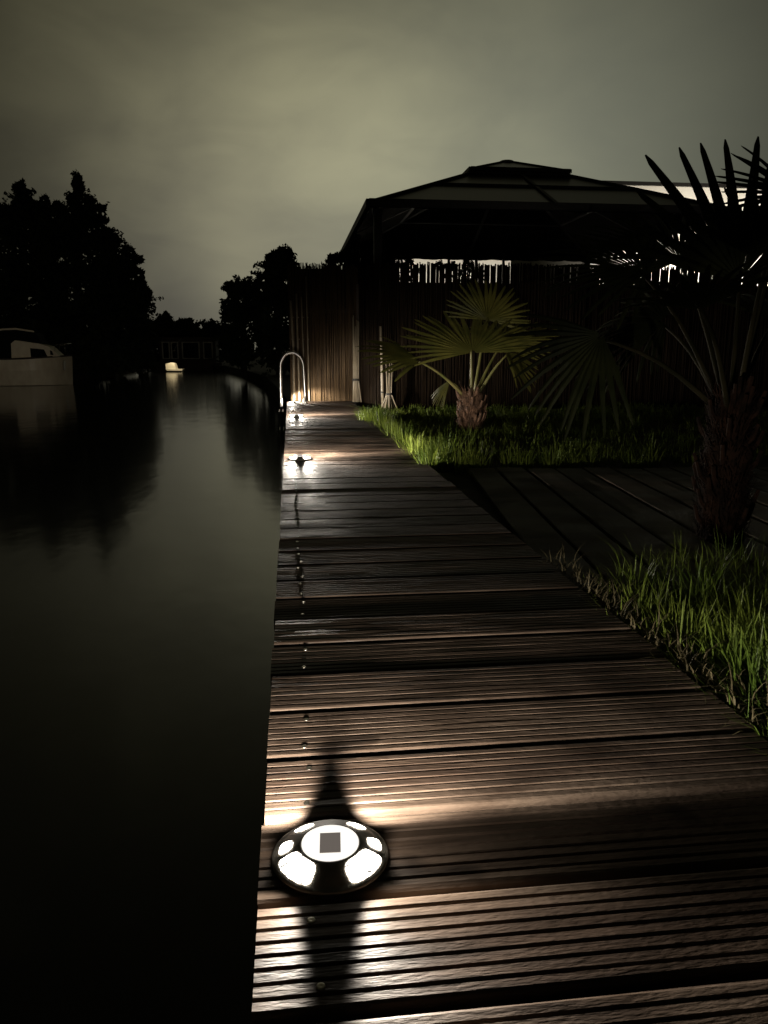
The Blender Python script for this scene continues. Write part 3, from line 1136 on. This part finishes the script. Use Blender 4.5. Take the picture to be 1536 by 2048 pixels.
def fan_leaf(mb, o, d, nrm, R_, nseg=30, spread=130, droop=0.25, cup=0.12, split=0.45, seed=1):
    """pleated fan: segments joined up to `split` of the radius, free blunt tips beyond"""
    rr = random.Random(seed)
    d = d.normalized()
    nrm = (nrm - d * nrm.dot(d)).normalized()
    s = d.cross(nrm).normalized()
    da = R(spread) * 2 / nseg
    for i in range(nseg):
        a = -R(spread) + da * (i + 0.5)
        dirv = d * math.cos(a) + s * math.sin(a)
        per = -d * math.sin(a) + s * math.cos(a)
        L_ = R_ * (0.72 + 0.28 * math.cos(a * 0.6)) * rr.uniform(0.92, 1.05)
        dr = droop * rr.uniform(0.7, 1.5)
        tw = rr.uniform(-0.06, 0.06)
        vsx = []
        ts = (0.04, 0.25, split, 0.62, 0.8, 0.94, 1.0)
        for t in ts:
            rad = L_ * t
            if t <= split:
                hw = rad * math.tan(da / 2) * 1.03
            else:
                hw = L_ * split * math.tan(da / 2) * (1 - 0.62 * ((t - split) / (1 - split)) ** 1.3)
            if t == 1.0:
                hw *= 0.35
            z = cup * R_ * math.sin(abs(a)) * t - dr * R_ * max(0, t - 0.35) ** 2
            c = o + dirv * rad + nrm * z + per * tw * rad * t
            ridge = hw * 0.55
            vsx += [c - per * hw - nrm * ridge * 0.5, c + nrm * ridge * 0.5, c + per * hw - nrm * ridge * 0.5]
        fs = []
        for k in range(len(ts) - 1):
            b = k * 3
            fs += [(b, b + 1, b + 4, b + 3), (b + 1, b + 2, b + 5, b + 4)]
        mb.add(vsx, fs)


def petiole(mb, a, b, r0, r1, sag):
    a, b = Vector(a), Vector(b)
    pts = []
    for i in range(7):
        t = i / 6
        p = a.lerp(b, t)
        p.z += sag * math.sin(math.pi * t)
        pts.append(p)
    mb.tube(pts, [r0 + (r1 - r0) * i / 6 for i in range(7)], 7)


def palm_trunk(root, h, r0, r1, nfib, seed, mf):
    rr = random.Random(seed)
    m = MB()
    k = 9
    m.tube([(0.01 * math.sin(i), 0.008 * math.cos(i * 1.7), -0.05 + (h + 0.05) * i / k) for i in range(k + 1)],
           [r0 + (r1 - r0) * (i / k) + 0.012 * math.sin(i * 2.4) for i in range(k + 1)], 14, jit=0.10)
    trunk = m.build('trunk', mf, root, smooth=True)
    m = MB()
    for _ in range(nfib):
        a = rr.uniform(0, 6.283)
        z = rr.uniform(0.0, h)
        r = (r0 + (r1 - r0) * z / h) * 0.97
        d = Vector((math.cos(a), math.sin(a), 0))
        s = Vector((-d.y, d.x, 0))
        p = d * r + Vector((0, 0, z))
        ln = rr.uniform(0.04, 0.13)
        q = p + d * rr.uniform(0.008, 0.04) + Vector((0, 0, rr.uniform(-0.6, 1.0) * ln)) + s * rr.uniform(-0.03, 0.03)
        w = rr.uniform(0.0012, 0.004)
        m.add([p - s * w, p + s * w, q + s * w * 0.4, q - s * w * 0.4], [(0, 1, 2, 3)])
    for i in range(int(nfib / 60)):     # cut leaf bases
        a = i * 2.4
        z = h * (0.15 + 0.85 * rr.random())
        r = (r0 + (r1 - r0) * z / h)
        d = Vector((math.cos(a), math.sin(a), 0))
        p = d * r * 0.9 + Vector((0, 0, z))
        m.tube([p, p + d * 0.03 + Vector((0, 0, 0.03)), p + d * 0.045 + Vector((0, 0, 0.075))], [0.15 * r0, 0.12 * r0, 0.09 * r0], 6)
    m.build('fibre', mf, trunk)


def palm(name, base_, h, r0, r1, fronds, label, nfib=500, seed=1, mats=None):
    ml, mp_, mf = mats or (M_palm, M_petiole, M_fibre)
    """fronds: (tip of petiole xyz, direction, normal, radius, spread, droop) relative to the base"""
    root = tag(empty(name, base_), label, 'palm')
    palm_trunk(root, h, r0, r1, nfib, seed, mf)
    for i, (e, d, nrm, R_, sp, dr, cup) in enumerate(fronds):
        e, d, nrm = Vector(e), Vector(d), Vector(nrm)
        m = MB()
        fan_leaf(m, e, d, nrm, R_, max(12, int(sp / (6.2 if (mats and i == 0) else 4.2))), sp, dr, cup, 0.42 if mats else 0.54, seed * 50 + i)
        fr = m.build('frond', ml, root)
        m = MB()
        s = Vector((e.x, e.y, 0))
        s = s.normalized() * r1 * 0.6 if s.length > 1e-3 else Vector()
        petiole(m, (s.x, s.y, h * 0.9), e + d.normalized() * R_ * 0.06, 0.013 * (r0 / 0.09), 0.006 * (r0 / 0.09), 0.05 * (e - s).length)
        m.build('petiole', mp_, fr, smooth=True)
    return root


B1 = Vector((1.50, 6.39, GROUND))


def rel(px, py, Y, b):
    return at(px, py, Y) - b


sp_fronds = []
# (petiole end px,py,Y), (fan direction in x,y,z), normal, radius, spread, droop, cup
for (px, py, Y), d, nrm, R_, sp, dr, cup in (
    ((945, 705, 6.25), (-0.12, 0.80, 0.58), (0, -0.62, 0.8), 0.64, 106, 0.12, 0.10),
    ((838, 722, 6.25), (-1.0, -0.15, 0.28), (0.2, -0.35, 0.9), 0.52, 66, 0.30, 0.05),
    ((1010, 705, 6.35), (0.72, -0.1, -0.62), (0.5, -0.6, 0.6), 0.40, 52, 0.20, 0.05),
    ((1000, 690, 6.65), (0.85, 0.35, 0.45), (-0.3, -0.5, 0.8), 0.52, 95, 0.20, 0.08),
    ((975, 640, 6.60), (0.2, 0.5, 0.9), (0, -0.9, 0.4), 0.42, 100, 0.12, 0.08),
    ((900, 760, 6.45), (-0.5, 0.1, -0.75), (-0.7, -0.3, 0.5), 0.26, 40, 0.2, 0.05),
):
    sp_fronds.append((rel(px, py, Y, B1), d, nrm, R_, sp, dr, cup))
palm('palm_tree', B1, 0.32, 0.105, 0.085, sp_fronds, 'small fan palm with a squat shaggy trunk standing on the lawn', 2200, 3)

B2 = Vector((1.44, 2.40, GROUND))
bp_fronds = []
for (px, py, Y), d, nrm, R_, sp, dr, cup in (
    ((1480, 560, 2.55), (0.10, 0.25, 1.0), (0.0, -0.95, 0.2), 0.52, 88, 0.06, 0.08),          # stiff fingers against the sky
    ((1205, 668, 2.55), (-0.62, 0.05, -0.55), (-0.35, -0.75, 0.5), 0.36, 70, 0.45, 0.06),      # drooping to the left
    ((1290, 545, 2.85), (-0.75, 0.35, 0.25), (0.1, -0.6, 0.8), 0.42, 100, 0.35, 0.08),         # out over the gazebo
    ((1360, 520, 2.95), (-0.25, 0.55, 0.42), (0.0, -0.7, 0.7), 0.40, 105, 0.25, 0.08),
    ((1520, 520, 2.30), (0.7, -0.2, 0.55), (-0.4, -0.5, 0.75), 0.46, 100, 0.2, 0.08),
    ((1540, 640, 2.55), (0.9, 0.2, 0.1), (0.1, -0.3, 0.95), 0.45, 105, 0.3, 0.08),
    ((1400, 620, 2.05), (-0.4, -0.7, 0.35), (0.0, 0.35, 0.9), 0.30, 60, 0.3, 0.08),
    ((1590, 385, 2.5), (-1.0, 0.1, -0.06), (0.0, -0.9, 0.45), 0.25, 62, 0.15, 0.05),
    ((1330, 640, 2.75), (-0.55, 0.5, -0.2), (-0.2, -0.5, 0.85), 0.38, 100, 0.35, 0.08),
):
    bp_fronds.append((rel(px, py, Y, B2), d, nrm, R_, sp, dr, cup))
palm('palm_tree', B2, 0.52, 0.070, 0.060, bp_fronds, 'large dark fan palm at the right edge of the picture by the terrace', 2600, 5, (M_palm_shade, M_petiole_shade, M_fibre_shade))

# ------------------------------------------------------------------ boats and houseboat


def hull(mb, L_, W, H_, rake=0.5, n=16, stern_w=0.8):
    """along +X, bow at +X, keel at z=-0.2; open top ring closed by a deck"""
    rings = []
    for i in range(n + 1):
        t = i / n
        w = W / 2 * (stern_w + (1 - stern_w) * min(1, t * 3)) * (1 - max(0, (t - 0.5) / 0.5) ** 2.2 * 0.97)
        sheer = H_ * (1 + 0.22 * max(0, t - 0.3) ** 1.5)
        xb = L_ * t
        xk = xb - rake * max(0, (t - 0.7) / 0.3) ** 1.2
        if t < 0.2:
            xk = xb + 0.5 * (1 - t / 0.2)
        rings.append([(xb, w, sheer), (xb - (xb - xk) * 0.4, w * 0.97, sheer * 0.55), (xk, w * 0.82, 0.02), (xk, 0.0, -0.25),
                      (xk, -w * 0.82, 0.02), (xb - (xb - xk) * 0.4, -w * 0.97, sheer * 0.55), (xb, -w, sheer)])
    vsx = [p for r in rings for p in r]
    fs = []
    for i in range(n):
        for j in range(6):
            fs.append((i * 7 + j, (i + 1) * 7 + j, (i + 1) * 7 + j + 1, i * 7 + j + 1))
        fs.append((i * 7 + 6, (i + 1) * 7 + 6, (i + 1) * 7, i * 7))
    fs.append(tuple(range(7))[::-1])
    mb.add(vsx, fs)


cr0 = at(15, 769, 24.2)
cr = empty('cabin_cruiser', (at(149, 769, 24.6).x - 2.42, 24.3, WATER), R(8))
cr.scale = (0.455, 0.80, 0.80)
tag(cr, 'white cabin cruiser with a dark canopy moored under the trees', 'boat')
m = MB()
hull(m, 5.35, 2.3, 0.98, 0.10, stern_w=0.9)
m.build('hull', M_white, cr, smooth=False)
m = MB()
rub = []
for i in range(17):
    t = i / 16
    w = 1.15 * (0.9 + 0.1 * min(1, t * 3)) * (1 - max(0, (t - 0.5) / 0.5) ** 2.2 * 0.97)
    rub.append((5.35 * t, -w - 0.012, 0.985 * (1 + 0.22 * max(0, t - 0.3) ** 1.5) - 0.03))
m.tube(rub, 0.032, 6)
m.build('rub_rail', M_trim, cr)
m = MB()
cab = [(1.9, 0.95), (1.95, 1.50), (2.2, 1.62), (3.6, 1.50), (4.1, 1.42), (4.75, 1.05)]
vsx = [(x, -0.80, z) for x, z in cab] + [(x, 0.80, z) for x, z in cab]
k = len(cab)
m.add(vsx, [tuple(range(k)), tuple(range(k, 2 * k))[::-1]] + [(i, k + i, k + (i + 1) % k, (i + 1) % k) for i in range(k)])
cabin = m.build('cabin', M_white, cr)
for q in ([(3.05, 1.02), (3.05, 1.34), (3.85, 1.30), (4.05, 1.02)], [(4.22, 1.10), (4.20, 1.27), (4.32, 1.24), (4.40, 1.10)]):
    m = MB()
    vsx = [(x, -0.812, z) for x, z in q] + [(x, -0.795, z) for x, z in q]
    m.add(vsx, [(0, 1, 2, 3), (7, 6, 5, 4)] + [(i, 4 + i, 4 + (i + 1) % 4, (i + 1) % 4) for i in range(4)])
    m.build('window', M_glass_dark, cabin)
m = MB()
q = [(0.5, 0.95), (0.7, 1.86), (2.2, 1.98), (3.4, 1.90), (3.75, 1.52), (2.2, 1.64), (1.93, 1.52), (1.88, 0.97)]
k = len(q)
vsx = [(x, -0.76, z) for x, z in q] + [(x, 0.76, z) for x, z in q]
m.add(vsx, [tuple(range(k)), tuple(range(k, 2 * k))[::-1]] + [(i, k + i, k + (i + 1) % k, (i + 1) % k) for i in range(k)])
m.build('canopy', M_canvas, cr)
m = MB()
m.tube([(0.75, -0.74, 1.90), (1.5, -0.72, 2.0), (2.3, -0.72, 2.02), (3.35, -0.74, 1.93)], [0.03, 0.035, 0.04, 0.03], 6)
m.build('canopy_edge', M_white, cr)
m = MB()
m.tube([(4.4, -0.55, 1.15), (4.5, -0.55, 1.45), (5.0, -0.3, 1.5), (5.35, 0, 1.52), (5.0, 0.3, 1.5), (4.5, 0.55, 1.45), (4.4, 0.55, 1.15)], 0.014, 6)
m.tube([(5.0, -0.3, 1.15), (5.0, -0.3, 1.5)], 0.012, 6)
m.build('bow_rail', M_rail, cr, smooth=True)
m = MB()
m.tube([(4.95, -0.60, 0.55), (4.95, -0.62, 0.60), (4.98, -0.62, 0.85), (4.98, -0.60, 0.90)], [0.03, 0.075, 0.075, 0.03], 10)
m.build('fender', M_dinghy, cr, smooth=True)

# houseboat across the end of the canal
h0 = at(370, 741, 41)
hb = tag(empty('houseboat', (h0.x, 43.2, WATER)), 'dim dark houseboat with pale window posts closing the end of the canal', 'houseboat')
m = MB()
m.box(-1.75, 1.75, -0.9, 1.2, -0.3, 0.42)
m.build('pontoon', M_hb_wood, hb)
m = MB()
m.box(-1.45, 1.45, -0.7, 1.1, 0.425, 1.62)
m.build('cabin', M_hb_wood, hb)
m = MB()
m.box(-1.62, 1.62, -0.85, 1.25, 1.625, 1.74)
m.build('roof', M_hb_wood, hb)
for x0, x1 in ((-1.32, -0.92), (-0.86, -0.48), (-0.30, 0.62), (0.80, 1.30)):
    m = MB()
    for a, b, c, d in ((x0, x0 + 0.06, 0.62, 1.5), (x1 - 0.06, x1, 0.62, 1.5)):
        m.box(a, b, -0.735, -0.703, c, d)
    m.box(x0 + 0.061, x1 - 0.061, -0.73, -0.703, 1.45, 1.5)
    m.box(x0 + 0.061, x1 - 0.061, -0.73, -0.703, 0.62, 0.66)
    w = m.build('window', M_hb_frame, hb)
    m = MB()
    m.box(x0 + 0.062, x1 - 0.062, -0.715, -0.705, 0.665, 1.445)
    m.build('pane', M_glass_dark, w)

# white dinghy in front of it, under the houseboat's lamp
dg = tag(empty('dinghy', (at(343, 746, 40.2).x, 40.2, WATER), R(-6)), 'little bright white dinghy with an outboard, before the houseboat', 'boat')
m = MB()
m.box(-0.16, 0.62, -0.28, 0.28, 0.06, 0.14)
m.add([(-0.2, -0.25, 0.10), (0.30, -0.25, 0.10), (0.22, -0.22, 0.42), (0.05, -0.22, 0.46), (-0.22, -0.22, 0.40), (-0.2, 0.25, 0.10), (0.30, 0.25, 0.10), (0.22, 0.22, 0.42), (0.05, 0.22, 0.46), (-0.22, 0.22, 0.40)],
      [(0, 1, 2, 3, 4), (9, 8, 7, 6, 5), (0, 5, 6, 1), (1, 6, 7, 2), (2, 7, 8, 3), (3, 8, 9, 4), (4, 9, 5, 0)])
m.build('hull', M_dinghy, dg)
m = MB()
m.box(0.52, 0.60, -0.05, 0.05, -0.2, 0.055)
m.build('outboard', M_dinghy, dg)
lamp = tag(empty('lantern', (at(352, 700, 40.2).x, 39.6, WATER + 1.05)), 'small hanging lantern lighting the white dinghy', 'lamp')
m = MB()
m.lathe([(0.02, 0.02), (0.07, 0.0), (0.07, -0.02), (0.01, -0.03)], 10)
m.build('shade', M_black_metal, lamp)
m = MB()
m.tube([(0, 0, 0.02), (0, 1.2, 0.35), (0, 2.6, 0.6)], 0.012, 6)
m.build('arm', M_black_metal, lamp)
ld = bpy.data.lights.new('bulb', 'SPOT')
ld.energy = 55
ld.color = (1.0, 0.82, 0.52)
ld.spot_size = R(85)
ld.spot_blend = 0.5
ld.shadow_soft_size = 0.03
lo = bpy.data.objects.new('bulb', ld)
col.objects.link(lo)
lo.parent = lamp
lo.location = (0, 0, -0.05)
lo.rotation_euler = Vector((0, 0.45, -1)).to_track_quat('-Z', 'Y').to_euler()
